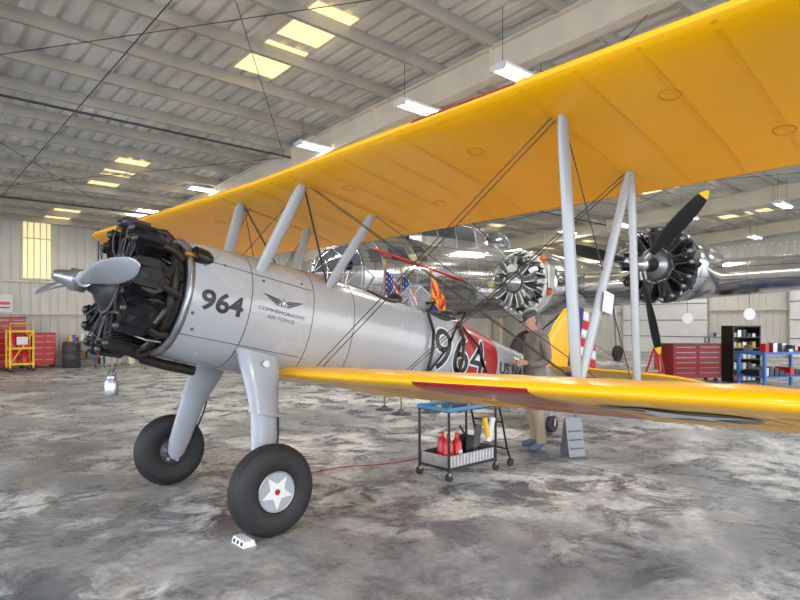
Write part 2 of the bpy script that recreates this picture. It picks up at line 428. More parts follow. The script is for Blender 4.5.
for cc in (1.66,1.05):
    pts=[(a,fy(a,cc)+.001,cc) for a in [.7-.1*i for i in range(12)]]; b.path(pts,.0035,SEAM,5)
for a,c in ((.62,1.62),(.62,1.1),(.45,1.66),(.1,1.62),(-.3,1.7),(.66,1.22)):
    y=fy(a,c); b.lathe([(0,.014),(.006,.012)],SEAM,orient((a,y-.001,c),(0,1,(c-1.35)/.5)),10)
b.obj('fuselage_seams',BP)
b=MB(); X=Matrix.Translation((.70,0,1.35))@Matrix.Rotation(pi/2,4,'Y')
b.lathe([(0,.44),(.03,.46),(.05,.44),(.04,.38),(.02,.2),(.12,.18)],ENG2,X,36)
for i in range(10):
    a=i*2*pi/10+.2; b.tube((.72,.3*math.cos(a),1.35+.3*math.sin(a)),(.88,.2*math.cos(a),1.35+.2*math.sin(a)),.02,ENG)
b.obj('firewall',BP)
b=MB(); radial(b,(1.02,0,1.335),.545,9,cyl=ENG,case=ENG2)
b.torus((.83,0,1.335),.44,.035,EXH,Matrix.Rotation(pi/2,4,'Y'))
b.path([(.83,-.05,.92),(.75,-.1,.82),(.55,-.12,.80),(.3,-.12,.79)],.045,EXH,10)
for i in range(26):
    a=random.uniform(0,2*pi); r=random.uniform(.22,.43)
    b.box((random.uniform(.80,.92),r*math.cos(a),1.335+r*math.sin(a)),(.12,.07,.09),random.choice([ENG,ENG,ENG2,DGR]),rx=a)
for i in range(18):
    a=random.uniform(0,2*pi); r=random.uniform(.25,.46); a2=a+random.uniform(-.5,.5)
    b.path([(.78,r*math.cos(a),1.335+r*math.sin(a)),(.92,r*1.1*math.cos(a+.1),1.335+r*1.1*math.sin(a+.1)),(1.12,.4*math.cos(a2),1.335+.4*math.sin(a2))],.009,random.choice([DGR,BLK,ENG2,STEEL]),6)
b.obj('radial_engine',BP)
b=MB(); b.lathe([(0,.06),(.05,.08),(.15,.07)],BLK,orient((.56,.34,1.66),(1,.2,.15)),14); b.lathe([(0,.03),(.1,.03)],BRASS,orient((.70,.37,1.67),(1,.2,0)),10); b.obj('air_scoop',BP)
def blade(b,c,ang,Rl,wm,m,tipm=None,hub=.12,tw0=55,tw1=18,tk=1.0):
    c=V(c); d=V((0,math.cos(ang),math.sin(ang))); g=V((0,-math.sin(ang),math.cos(ang)));x=V((1,0,0)); secs=[];rs=[]
    tab=[(0,.5),(.1,.55),(.2,.7),(.35,.95),(.5,1.05),(.65,1.0),(.8,.86),(.9,.68),(.96,.45),(1.,.12)]
    for i in range(25):
        t=i/24; w=wm*interp(tab,t)[0]; th=max(.008,(wm*.55*(1-t)**3+wm*.1*(1-t*.7)))*tk*.8
        tw=math.radians(tw0+(tw1-tw0)*t); cd=g*math.cos(tw)+x*math.sin(tw); nd=x*math.cos(tw)-g*math.sin(tw)
        p=c+d*(hub+(Rl-hub)*t); rs.append(t)
        secs.append([tuple(p+cd*(w/2*math.cos(2*pi*q/14))+nd*(th/2*math.sin(2*pi*q/14))) for q in range(14)])
    b.loft(secs,m,mf=(lambda i,j: tipm if rs[i]>.9 else m) if tipm else None)
b=MB()
PC=(1.38,0,1.315)
for sg in (.02,pi+.02): blade(b,PC,sg,1.29,.18,PROP,hub=.07,tw0=66,tw1=28)
b.lathe([(-.2,.05),(-.07,.06),(-.05,.085),(.05,.085),(.07,.06),(.13,.05),(.17,.03)],STEEL,Matrix.Translation(PC)@Matrix.Rotation(pi/2,4,'Y'),20)
for sg in (-1,1): b.tube(PC,(PC[0],sg*.17,PC[2]),.058,STEEL,n=16)
b.obj('propeller',BP)
class Wing:
    def __init__(s,le,c,ch,hs,dih,inc,th=.12,cam=.035,tip=.75,te=2.2): s.le,s.c,s.ch,s.hs,s.dih,s.inc,s.th,s.cam,s.tip,s.te=le,c,ch,hs,dih,inc,th,cam,tip,te
    def pt(s,bb,x,up,g=0):
        ab=abs(bb); k=1.
        if ab>s.hs-s.tip:
            q=min(1,(ab-(s.hs-s.tip))/s.tip); k=max(.03,math.sqrt(max(0,1-q**s.te)))
        ch=s.ch*k; off=(1-k)*.38*s.ch
        yt=5*s.th*(.2969*math.sqrt(x)-.126*x-.3516*x*x+.2843*x**3-.1036*x**4)*ch
        yc=4*s.cam*x*(1-x)*ch
        rib=1-.12*abs(math.sin(pi*bb/.33))**.7*math.sin(pi*x)
        z=yc+(yt*rib if up else -yt*rib*.75)+(g if up else -g)
        a=off+x*ch
        return (s.le-a*math.cos(s.inc),bb,s.c+ab*s.dih-a*math.sin(s.inc)+z)
    def mesh(s,name,mf):
        b=MB(); xs=[(1-math.cos(pi*i/16))/2 for i in range(17)]
        n=int(round(2*s.hs/.055)); bs=[-s.hs+2*s.hs*i/n for i in range(n+1)]
        secs=[[s.pt(q,x,True) for x in xs[::-1]]+[s.pt(q,x,False) for x in xs[1:-1]] for q in bs]
        b.loft(secs,YEL,mf=lambda i,j:mf(.5*(bs[i]+bs[min(i+1,n)]),j))
        return b.obj(name,BP)
    def tapes(s,b,m,skip=None):
        k=int(s.hs/.33); xs=[.02+.96*i/14 for i in range(15)]
        for i in range(-k,k+1):
            q=i*.33
            if abs(q)>s.hs-.2 or (skip and skip(abs(q))): continue
            for up in (True,False):
                b.loft([[s.pt(q-.014,x,up,.0016),s.pt(q+.014,x,up,.0016)] for x in xs],m,False,True,False)
UW=Wing(.19,2.53,1.52,5.36,.016,math.radians(2.6),tip=.7,te=2.8)
LW=Wing(-.27,.875,1.52,4.65,.031,math.radians(1.0))
UW.mesh('upper_wing',lambda q,j: RED if (2.1<abs(q)<2.95 and j<16) else YEL)
LW.mesh('lower_wing',lambda q,j: RED if (2.0<abs(q)<2.95 and j>15) else YEL)
b=MB(); UW.tapes(b,YELT,lambda q:2.1<q<2.95); LW.tapes(b,YELT,lambda q:q<.5 or 2.<q<2.95); b.obj('rib_tapes',BP)
def decal(b,w,bc,xc,poly,m,up=False,g=.004):
    c=w.pt(bc,xc,up,g)
    n=len(poly); vs=[c]
    for r in (.33,.66,1.): vs+=[w.pt(bc+p[0]*r,xc-p[1]*r/w.ch,up,g) for p in poly]
    fs=[]
    for i in range(n):
        j=(i+1)%n; fs.append((0,1+i,1+j)); fs.append((1+i,1+n+i,1+n+j,1+j)); fs.append((1+n+i,1+2*n+i,1+2*n+j,1+n+j))
    b.add(vs,fs,m,True)
b=MB()
for sg in (-1,1):
    decal(b,LW,sg*3.45,.52,[(.44*math.cos(2*pi*i/40),.44*math.sin(2*pi*i/40)) for i in range(40)],NAVY,False,.008)
    decal(b,LW,sg*3.45,.52,star_pts(.435,k=.42),WHT,False,.014)
    for up in (0,1):
        b.path([LW.pt(sg*q,.76,up,.001) for q in [1.7+.1*i for i in range(25)]],.005,YELD,5)
    for q in (1.7,4.1): b.path([LW.pt(sg*q,x,False,.001) for x in (.76,.84,.92,.98)],.005,YELD,5)
for w,lst in ((UW,((3.6,.3),(3.95,.72),(2.3,.3),(1.4,.7),(2.6,.72),(.9,.3),(-1.5,.3))),(LW,((1.4,.3),(4.1,.3)))):
    for q,x in lst:
        c=V(w.pt(q,x,False,.002)); b.torus(c,.055,.003,YELD,n=24,k=5)
for q in (-.62,.62): b.path([UW.pt(q,x,False,.001) for x in [.03+.1*i for i in range(10)]],.004,YELD,5)
b.obj('wing_markings',BP)
def low(q,x): return V(LW.pt(q,x,True))-V((0,0,.02))
def upp(q,x): return V(UW.pt(q,x,False))+V((0,0,.02))
b=MB()
for sg in (-1,1):
    q=3.02*sg
    f0,f1,r0,r1=low(q,.25),upp(q,.24),low(q,.78),upp(q,.80)
    b.strut(f0,f1,.11,.045,GRYS); b.strut(r0,r1,.09,.04,GRYS); b.strut(f0+V((-.05,0,.02)),r1+V((.02,0,-.03)),.09,.04,GRYS)
b.obj('interplane_struts',BP)
b=MB()
for sg in (-1,1):
    b.strut((.12,.34*sg,1.64),upp(.55*sg,.15),.11,.05,GRYS)
    b.strut((-.62,.33*sg,1.74),upp(.55*sg,.68),.10,.045,GRYS)
    b.tube((-.62,.33*sg,1.76),upp(.55*sg,.15),.009,WIRE)
b.obj('cabane_struts',BP)
b=MB()
for sg in (-1,1):
    for dx in (0,.04):
        b.tube(V((-.55-dx*1.5,.42*sg,.95)),upp(3.0*sg,.22)+V((-dx,0,0)),.004,WIRE,n=6)
        b.tube(V((-1.5-dx,.42*sg,.95)),upp(3.0*sg,.80)+V((-dx,0,0)),.004,WIRE,n=6)
    b.tube(upp(.55*sg,.18),low(3.0*sg,.25),.004,WIRE,n=6); b.tube(upp(.55*sg,.22),low(3.0*sg,.27),.004,WIRE,n=6)
    b.tube(upp(.55*sg,.68),low(3.0*sg,.78),.004,WIRE,n=6)
    b.tube(upp(3.02*sg,.24),low(3.02*sg,.78),.004,WIRE,n=6)
b.tube(upp(-.55,.16),V((.12,.34,1.66)),.004,WIRE,n=6); b.tube(upp(.55,.16),V((.12,-.34,1.66)),.004,WIRE,n=6)
b.obj('flying_wires',BP)
for sg,nm in ((1,'left'),(-1,'right')):
    b=MB()
    def sec(p,ch,th):
        return [(p[0]+ch/2*math.cos(2*pi*k/20),p[1]+th/2*math.sin(2*pi*k/20),p[2]+ch*.02*math.cos(2*pi*k/20)) for k in range(20)]
    secs=[sec((.02,.40*sg,1.02),.40,.20),sec((.01,.47*sg,.90),.37,.22),sec((0,.55*sg,.74),.31,.19),sec((0,.62*sg,.62),.27,.17),sec((0,.66*sg,.55),.255,.155)]
    b.loft(secs,GRYS)
    secs=[sec((0,.655*sg,.56),.275,.175),sec((0,.67*sg,.53),.275,.175)]; b.loft(secs,GRYS)
    secs=[sec((0,.66*sg,.54),.235,.15),sec((0,.74*sg,.3),.215,.13),sec((0,.80*sg,.1),.20,.12),sec((0,.825*sg,-.02),.15,.1),sec((0,.83*sg,-.07),.06,.05)]
    b.loft(secs,GRYS)
    b.tube((0,.78*sg,0),(0,.97*sg,0),.035,STEEL)
    b.path([(-.13,.64*sg,.6),(-.14,.70*sg,.4),(-.12,.77*sg,.18),(-.06,.83*sg,.05)],.008,BLK,6)
    b.lathe([(0,.035),(.02,.03)],STEEL,orient((.02,(.47+.105)*sg,.93),(0,sg,.2)),14)
    b.obj('gear_leg_'+nm,BP)
    b=MB(); M=Matrix.Translation((0,.97*sg,0))@Matrix.Rotation(-sg*pi/2,4,'X')
    tp=[(-.075,.15),(-.095,.2),(-.10,.25),(-.09,.295),(-.065,.325),(-.045,.337),(-.041,.330),(-.037,.340),(-.015,.344),(-.012,.337),(-.008,.345),(.008,.345),(.012,.337),(.015,.344),(.037,.340),(.041,.330),(.045,.337),(.065,.325),(.09,.295),(.10,.25),(.095,.2),(.075,.155),(.06,.152)]
    b.lathe(tp,TIRE,M,56)
    b.lathe([(-.08,.05),(-.07,.15),(.06,.155),(.072,.150),(.066,.143),(.074,.12),(.08,.02)],GRYS,M,40)
    def poly(pts,m,z):
        b.add([(0,0,z)]+[(x,y,z) for x,y in pts],[(0,1+i,1+(i+1)%len(pts)) for i in range(len(pts))],m,False,M)
    cir=lambda r:[(r*math.cos(2*pi*i/32),r*math.sin(2*pi*i/32)) for i in range(32)]
    if sg>0:
        poly(cir(.142),GRYS,.081); poly(star_pts(.135,k=.45,rot=.5),WHT,.085); poly(cir(.022),RED,.088)
    else:
        poly(cir(.142),DGR,.081)
        for i in range(5):
            a=i*2*pi/5; b.lathe([(0,.028),(.006,.028)],BLK,M@Matrix.Translation((.09*math.cos(a),.09*math.sin(a),.08)),14)
    b.lathe([(0,.13),(.02,.135),(.03,.06)],DGR,M@Matrix.Translation((0,0,-.082))@Matrix.Rotation(pi,4,'X'),28)
    for i in range(6):
        a=i*2*pi/6; b.lathe([(0,.02),(.012,.018)],STEEL,M@Matrix.Translation((.09*math.cos(a),.09*math.sin(a),-.10))@Matrix.Rotation(pi,4,'X'),10)
    b.torus((0,0,0),.148,.007,STEEL,M@Matrix.Translation((0,0,.076)))
    b.obj('wheel_'+nm,BP)
b=MB()
for a in (-1.42,-2.28):
    hw,tp,bt,e=interp(FT,a)
    secs=[]
    for i in range(33):
        th=2*pi*i/32; aa=a+.29*math.cos(th); y=.27*math.sin(th); h,t2,b2,e2=interp(FT,aa); mid=(t2+b2)/2;hh=(t2-b2)/2
        c=mid+hh*(1-min(.98,abs(y)/h)**e2)**(1/e2)
        secs.append([(aa+.025*math.cos(th)*math.cos(2*pi*k/8),y+.025*math.sin(th)*math.cos(2*pi*k/8),c+.025*math.sin(2*pi*k/8)) for k in range(8)])
    b.loft(secs,LEA,False)
    cen=(a,0,tp+.004); rim=[(q[0][0]-.0,q[0][1],q[0][2]+.004) for q in secs[:-1]]
    b.add([cen]+rim,[(0,1+i,1+(i+1)%32) for i in range(32)],BLK,True)  # flat black disc: the shade inside the cockpit opening put into the colour
    b.ball((a-.33,0,tp+.03),.1,LEA,sc=(.6,1.2,.7))
    x=a+.34
    z0=tp-.03
    P=[(x-.02,-.27,z0-.06),(x+.10,-.12,z0+.03),(x+.10,.12,z0+.03),(x-.02,.27,z0-.06)]
    Q=[(x-.18,-.20,z0+.17),(x-.08,-.10,z0+.27),(x-.08,.10,z0+.27),(x-.18,.20,z0+.17)]
    for i in range(3): b.add([P[i],P[i+1],Q[i+1],Q[i]],[(0,1,2,3)],GLS)
    for i in range(4): b.tube(P[i],Q[i],.009,STEEL,n=6)
    for i in range(3): b.tube(Q[i],Q[i+1],.009,STEEL,n=6); b.tube(P[i],P[i+1],.009,STEEL,n=6)
b.tube((-.85,.28,1.82),(-.85,.30,2.0),.01,STEEL); b.ball((-.85,.30,2.03),.05,BLK,sc=(.6,1,1))
b.obj('cockpits',BP)
b=MB()
def fo(a,c,g=.05): return (a,fy(a,c)+g,c)
for a in (-1.98,-2.5): b.path([(a,.28,1.92),(a,.40,1.93),fo(a,1.8,.06),fo(a,1.6),fo(a,1.4),fo(a,1.15),(a,fy(a,1.05)+.02,1.05)],.018,BLK)
for c in (1.86,1.12): b.path([fo(-1.98-.13*i,c) for i in range(5)],.016,BLK)
b.path([fo(-1.98,1.12),fo(-2.24,1.5),fo(-2.5,1.82)],.012,BLK); b.path([fo(-2.5,1.82),fo(-2.8,1.6,.04),fo(-3.05,1.3,.03)],.014,BLK)
b.obj('boarding_frame',BP)
b=MB()
def slab(b,outline,c0,th,m,axis='y'):
    n=len(outline); cx=sum(p[0] for p in outline)/n; cy=sum(p[1] for p in outline)/n
    rings=[(1,0),(.97,.5),(.8,.9),(.4,1.)]
    seq=[(k,-h) for k,h in rings[::-1]]+[(k,h) for k,h in rings[1:]]
    secs=[]
    for k,h in seq:
        if axis=='y': secs.append([(cx+(p[0]-cx)*k,c0+h*th/2,cy+(p[1]-cy)*k) for p in outline])
        else: secs.append([(cx+(p[0]-cx)*k,cy+(p[1]-cy)*k,c0+h*th/2) for p in outline])
    b.loft(secs,m)
slab(b,[(-4.5,1.68),(-4.7,1.98),(-4.92,2.35),(-5.1,2.58),(-5.35,2.66),(-5.35,1.6),(-5.0,1.62)],0,.06,YEL)
b.obj('fin',BP)
b=MB()
slab(b,[(-5.37,2.68),(-5.62,2.70),(-5.62,1.30),(-5.37,1.34)],0,.06,FLB)
for i in range(10):
    z0=1.28+i*.138
    wx=[.42,.5,.54,.55,.54,.52,.47,.4,.3,.18][i]
    slab(b,[(-5.62,z0),(-5.62,z0+.138),(-5.62-wx+.02,z0+.138),(-5.62-wx,z0)],0,.045,FLR if i%2==0 else FLW)
b.obj('rudder',BP)
b=MB()
for sg in (-1,1):
    slab(b,[(-4.75,.08*sg),(-4.85,1.2*sg),(-5.0,1.65*sg),(-5.2,1.85*sg),(-5.5,1.95*sg),(-5.75,1.8*sg),(-5.85,1.4*sg),(-5.85,.5*sg),(-5.6,.1*sg)],1.66,.06,YEL,'z')
    b.tube((-5.1,.1*sg,1.35),(-5.2,1.1*sg,1.63),.014,GRYS)
    b.tube((-5.4,.02*sg,2.3),(-5.3,1.2*sg,1.67),.004,WIRE)
b.obj('tailplane',BP)
b=MB(); b.strut((-4.9,0,1.25),(-5.12,0,.93),.07,.05,GRYS); b.tube((-5.12,-.06,.85),(-5.12,.06,.85),.02,STEEL)
for q in (-.055,.055): b.strut((-5.12,q,.95),(-5.12,q,.84),.05,.012,GRYS)
b.lathe([(-.035,.06),(-.045,.1),(-.025,.125),(.025,.125),(.045,.1),(.035,.06)],TIRE,Matrix.Translation((-5.12,0,.86))@Matrix.Rotation(pi/2,4,'X'),24)
b.obj('tailwheel',BP)
def ftext(b,txt,size,a0,c0,m,g=.004,off=0.,sx=1.,sub=2):
    vs,fs=text_tris(txt,size,off,sub)
    b.add([(a0-x*sx,fy(a0-x*sx,c0+y)+g,c0+y) for x,y in vs],fs,m)
b=MB()
ftext(b,'964',.215,.45,1.335,BLK,.004,.006,1.12)
ftext(b,'COMMEMORATIVE',.045,-.10,1.385,SEAM,.003,.0,1.25,1); ftext(b,'AIR FORCE',.045,-.10,1.33,SEAM,.003,.0,1.25,1)
def fpoly(pts,m,g=.004):
    cx=sum(p[0] for p in pts)/len(pts);cy=sum(p[1] for p in pts)/len(pts)
    allp=[(cx,cy)]+pts
    b.add([(x,fy(x,z)+g,z) for x,z in allp],[(0,1+i,1+(i+1)%len(pts)) for i in range(len(pts))],m)
for sg in (-1,1):
    for k in range(4):
        fpoly([(-.10+sg*.04,1.495-.016*k),(-.10+sg*(.205-.035*k),1.517-.019*k),(-.10+sg*(.18-.035*k),1.503-.019*k),(-.10+sg*.04,1.485-.016*k)],BLK,.003)
fpoly([(-.10+x,1.47+z) for x,z in star_pts(.048)],BLK,.005); fpoly([(-.10+x,1.47+z) for x,z in star_pts(.03)],WHT,.007)
ftext(b,'964',.66,-2.52,1.42,WHT,.005,.022,1.); ftext(b,'964',.66,-2.52,1.42,BLK,.009,.0,1.)
ftext(b,'US NAVY',.20,-3.75,1.42,BLK,.004,.004,1.)
b.obj('lettering',BP)
b=MB(); b.path([(.98,.02,.83),(.99,.02,.72),(1.0,.02,.66)],.004,WIRE,6)
M=orient((.97,.02,.50),(.2,0,1)); b.lathe([(0,.045),(.01,.05),(.11,.05),(.13,.035),(.16,.03),(.165,.034)],STEEL,M,18)
b.torus((1.0,.02,.66),.03,.004,WIRE,Matrix.Rotation(pi/2,4,'X'),n=16,k=5)
b.obj('oil_catch_can',BP)
b=MB(); f0=low(3.02,.25)+V((-.05,0,.02)); r1=upp(3.02,.8); p=f0.lerp(r1,.38); b.box(p+V((-.03,.035,-.05)),(.12,.004,.13),FLW); b.tube(p,p+V((-.03,.03,0)),.004,WIRE); b.obj('inspection_tag',BP)

# ------------------------------------------------------------------ bomber
BO=empty('bomber_airplane',(.44,16.55,0),(0,0,math.radians(223.8)))
BT=sorted([(3.45,.06,2.80,2.70),(3.35,.30,3.05,2.45),(3.1,.52,3.28,2.22),(2.7,.70,3.48,2.05),(2.1,.88,3.66,1.88),(1.2,1.02,3.80,1.78),(0,1.12,3.92,1.72),(-2,1.16,4.0,1.70),(-4,1.16,4.02,1.72),(-7,1.0,3.95,1.95),(-10,.68,3.8,2.4),(-12.5,.38,3.6,2.8),(-13.8,.15,3.4,3.05)])
def bsec(x,n=36,g=0):
    w,tp,bt=interp(BT,x); mid=(tp+bt)/2;hh=(tp-bt)/2
    return [(x,(w+g)*math.cos(2*pi*i/n),mid+(hh+g)*math.sin(2*pi*i/n)) for i in range(n)]
xs=[3.45-.05*i for i in range(8)]+[3.1-.1*i for i in range(1,20)]+[1.1-.5*i for i in range(1,30)]
xs=[x for x in xs if x>=-13.8]
b=MB(); b.loft([bsec(x) for x in xs],ALU,mf=lambda i,j: GLSD if (xs[i]>2.55) else ALU)
b.obj('fuselage',BO)
b=MB()
for x in (3.3,3.0,2.56,2.0): 
    b.path(bsec(x,36,.008)+[bsec(x,36,.008)[0]],.018,ALU if x>2.1 else ALUD,6)
for k in range(0,36,4): b.path([bsec(x,36,.008)[k] for x in (3.45,3.35,3.2,3.0,2.8,2.56)],.016,ALU,6)
for x in (1.0,.1,-.9,-1.8,-2.8,-3.8,-4.8,-5.8,-7,-8.2,-9.4): b.path(bsec(x,36,.001)+[bsec(x,36,.001)[0]],.008,ALUD,5)
def bwin(x0,x1,k0,k1,m=GLSD,g=.012):
    secs=[[bsec(x0+(x1-x0)*i/4,72,g)[k] for k in range(k0,k1+1)] for i in range(5)]
    b.loft(secs,m,False,True,False)
for x0,x1 in ((2.3,1.95),(1.7,1.2),(.9,.6),(-4.2,-4.5)): bwin(x0,x1,4,9); bwin(x0,x1,27,32)
cs=[(.6,.30,3.86),(.35,.52,4.08),(-.1,.66,4.42),(-.8,.70,4.46),(-1.7,.66,4.42),(-2.3,.5,4.28),(-2.9,.3,4.02)]
secs=[]
for x,w,tp in cs:
    secs.append([(x,w*1.15,3.6),(x,w*1.12,3.9),(x,w*.98,3.9+(tp-3.9)*.75),(x,w*.6,tp-.02),(x,0,tp+.02),(x,-w*.6,tp-.02),(x,-w*.98,3.9+(tp-3.9)*.75),(x,-w*1.12,3.9),(x,-w*1.15,3.6)])
b.loft(secs,ALU,False,False,False,mf=lambda i,j: GLSD if (i in(1,2,3) and j in (1,6)) or (i==1 and j in (2,3,4,5)) else ALU)
for i in (1,2,3,4): b.path([V(p)+V((0,0,.01)) for p in secs[i]],.018,ALUD,6)
b.path([V(secs[i][2])+V((0,.01,0)) for i in range(1,6)],.015,ALUD,6)
b.ball((-3.5,0,4.0),.48,GLSD,sc=(1,1,.9)); 
for a in (0,pi/3,2*pi/3): b.torus((-3.5,0,4.0),.485,.014,ALUD,Matrix.Rotation(a,4,'Z')@Matrix.Rotation(pi/2,4,'X'),k=5,sy=.9)
for q in (-.12,.12): b.tube((-3.1,q,4.2),(-1.9,q,4.75),.025,DGR)
b.obj('canopy_and_windows',BO)
b=MB()
b.tube((2.3,.86,3.35),(-.56,1.2,2.72),.03,REDB); 
for t in (.1,.9):
    p=V((2.3,.86,3.35)).lerp(V((-.56,1.2,2.72)),t); b.tube(p,p-V((0,.2,.02)),.015,REDB)
b.obj('red_rail',BO)
b=MB()
def bw(q,x,up):
    ab=abs(q); ch=5.6-(ab-1)*.24; le=-1.35-(ab-1)*.12
    k=1
    if ab>11: k=max(.05,math.sqrt(max(0,1-((ab-11)/.8)**2))); 
    off=(1-k)*.4*ch; ch*=k
    th=.25-.04*ab/12
    yt=5*th*(.2969*math.sqrt(x)-.126*x-.3516*x*x+.2843*x**3-.1036*x**4)*ch
    return (le-off-x*ch,q,2.34+.035*ab+(yt if up else -yt*.8))
xx=[(1-math.cos(pi*i/14))/2 for i in range(15)]; qs=[-11.8+23.6*i/60 for i in range(61)]
b.loft([[bw(q,x,True) for x in xx[::-1]]+[bw(q,x,False) for x in xx[1:-1]] for q in qs],ALU)
for q in (7.6,8.6,9.6,10.6): b.path([bw(q,x,True) for x in xx[::-1]]+[bw(q,x,False) for x in xx[1:-1]],.008,ALUD,5)
b.obj('wing',BO)
def nac(q,z,x0,kind):
    b=MB(); X=lambda x:Matrix.Translation((x,q,z))@Matrix.Rotation(-pi/2,4,'Y')
    if kind=='cowl':
        b.lathe([(0.06,.56),(0,.60),(.04,.66),(.25,.70),(.7,.72),(1.0,.70),(1.02,.66),(1.0,.6)],ALU,X(x0-.1),40)
        b.lathe([(.95,.6),(1.3,.60),(2.2,.55),(3.6,.38),(4.6,.1)],ALU,X(x0-.1),32)
        radial(b,(x0+.05,q,z),.60,9,cyl=ENG2,case=ENG2,push=DGR)
    elif kind=='open':
        b.lathe([(.34,.2),(.38,.64),(.42,.70),(.9,.72),(1.3,.68),(2.2,.58),(3.6,.4),(4.6,.1)],ALU,X(x0),40)
        radial(b,(x0+.02,q,z),.76,9,cyl=ENG2,case=ALUD,push=DGR)
        b.lathe([(0,.16),(.25,.14),(.5,.08),(.75,.07)],ENG2,Matrix.Translation((x0+.2,q,z))@Matrix.Rotation(pi/2,4,'Y'),20)
        b.torus((x0-.26,q,z),.62,.05,EXH,Matrix.Rotation(pi/2,4,'Y'))
        for i in range(18):
            a=i*2*pi/18; b.box((x0-.2,q+.5*math.cos(a),z+.5*math.sin(a)),(.12,.1,.12),(ENG,EXH,ALUD)[i%3],rx=a)
    else:
        b.lathe([(.45,.2),(.5,.72),(.55,.76),(1.3,.74),(2.2,.62),(3.6,.4),(4.6,.1)],ALU,X(x0),32)
        b.lathe([(.30,.3),(.44,.62),(.5,.7)],WHT,X(x0),24)
        b.torus((x0-.12,q,z),.70,.045,WHT,Matrix.Rotation(pi/2,4,'Y'),n=40)
        radial(b,(x0+.0,q,z),.60,9,cyl=ALUD,case=STEEL,push=WHT)
        cols=[WHT,BRASS,WHT,ALUD,ORG,EXH,WHT,CHG]
        for i in range(30):
            a=i*2*pi/30*1.02; r=random.uniform(.3,.72)
            b.box((x0+random.uniform(-.4,.16),q+r*math.cos(a),z+r*math.sin(a)),(random.uniform(.08,.2),random.uniform(.08,.18),random.uniform(.08,.2)),cols[i%8],rx=a,ry=a*.4)
            b.path([(x0-.2,q+.5*math.cos(a),z+.5*math.sin(a)),(x0-.1,q+.72*math.cos(a+.2),z+.72*math.sin(a+.2)),(x0+.1,q+.62*math.cos(a+.3),z+.62*math.sin(a+.3))],.022,(WHT,BLK,EXH,WHT)[i%4],6)
        b.box((x0-.3,q+.74,z+.1),(.5,.03,.5),WHT,rz=.3); b.box((x0-.35,q-.2,z+.72),(.5,.5,.03),ALU,ry=-.2)
    return b
nac(6.5,2.74,-.42,'open').obj('nacelle_outboard_left',BO)
nac(3.45,2.52,.15,'strip').obj('nacelle_inboard_left',BO)
nac(-3.2,2.50,.15,'cowl').obj('nacelle_inboard_right',BO)
nac(-6.55,2.66,-.1,'cowl').obj('nacelle_outboard_right',BO)
b=MB()
HC=(.42,6.5,2.70)
for a in (45,-78,163): blade(b,HC,math.radians(a),1.75,.30,BLK,TIPY,hub=.12,tw0=60,tw1=25,tk=.8)
b.lathe([(-.12,.1),(-.05,.16),(.06,.16),(.12,.1),(.28,.08),(.33,.03)],STEEL,Matrix.Translation(HC)@Matrix.Rotation(pi/2,4,'Y'),24)
for a in (45,-78,163):
    a=math.radians(a); b.tube(HC,(HC[0],HC[1]+.3*math.cos(a),HC[2]+.3*math.sin(a)),.075,STEEL,n=14)
b.obj('propeller',BO)
for sg,nm in ((1,'left'),(-1,'right')):
    b=MB(); q=3.2*sg
    b.tube((-1.2,q,2.2),(-.7,q-.28*sg,.70),.09,STEEL); b.tube((-1.2,q,2.2),(-.7,q+.28*sg,.70),.06,STEEL)
    b.tube((-2.6,q,2.0),(-.8,q-.25*sg,.95),.05,ALUD)
    b.tube((-.7,q-.3,.70),(-.7,q+.3,.70),.05,STEEL)
    b.lathe([(-.14,.32),(-.2,.42),(-.2,.55),(-.14,.66),(-.05,.70),(.05,.70),(.14,.66),(.2,.55),(.2,.42),(.14,.32)],TIRE,Matrix.Translation((-.7,q,.70))@Matrix.Rotation(pi/2,4,'X'),40)
    b.lathe([(-.15,.33),(-.1,.1),(.1,.1),(.15,.33)],ALUD,Matrix.Translation((-.7,q,.70))@Matrix.Rotation(pi/2,4,'X'),30)
    b.obj('main_gear_'+nm,BO)
b=MB()
slab(b,[(-9.5,3.8),(-11,4.2),(-12,4.7),(-13,4.95),(-14,4.7),(-14.2,3.4),(-12,3.5)],0,.2,ALU)
for sg in (-1,1): slab(b,[(-11,.3*sg),(-12,4*sg),(-12.6,4.5*sg),(-13.4,4*sg),(-13.5,.3*sg)],3.3,.16,ALU,'z')
b.tube((-11.5,0,2.8),(-11.8,0,.3),.07,STEEL)
b.lathe([(-.08,.15),(-.12,.25),(-.06,.32),(.06,.32),(.12,.25),(.08,.15)],TIRE,Matrix.Translation((-11.8,0,.32))@Matrix.Rotation(pi/2,4,'X'),24)
b.obj('tail',BO)
b=MB()
for x,q,z in ((-1.9,6.5,1.68),(-1.8,7.75,1.76)):
    b.tube((x,q,z+.1),(x,q,2.25),.005,WIRE); b.lathe([(-.012,.12),(.012,.12)],WHT,orient((x,q,z),(.7,.7,0)),24)
b.obj('hanging_discs',BO)

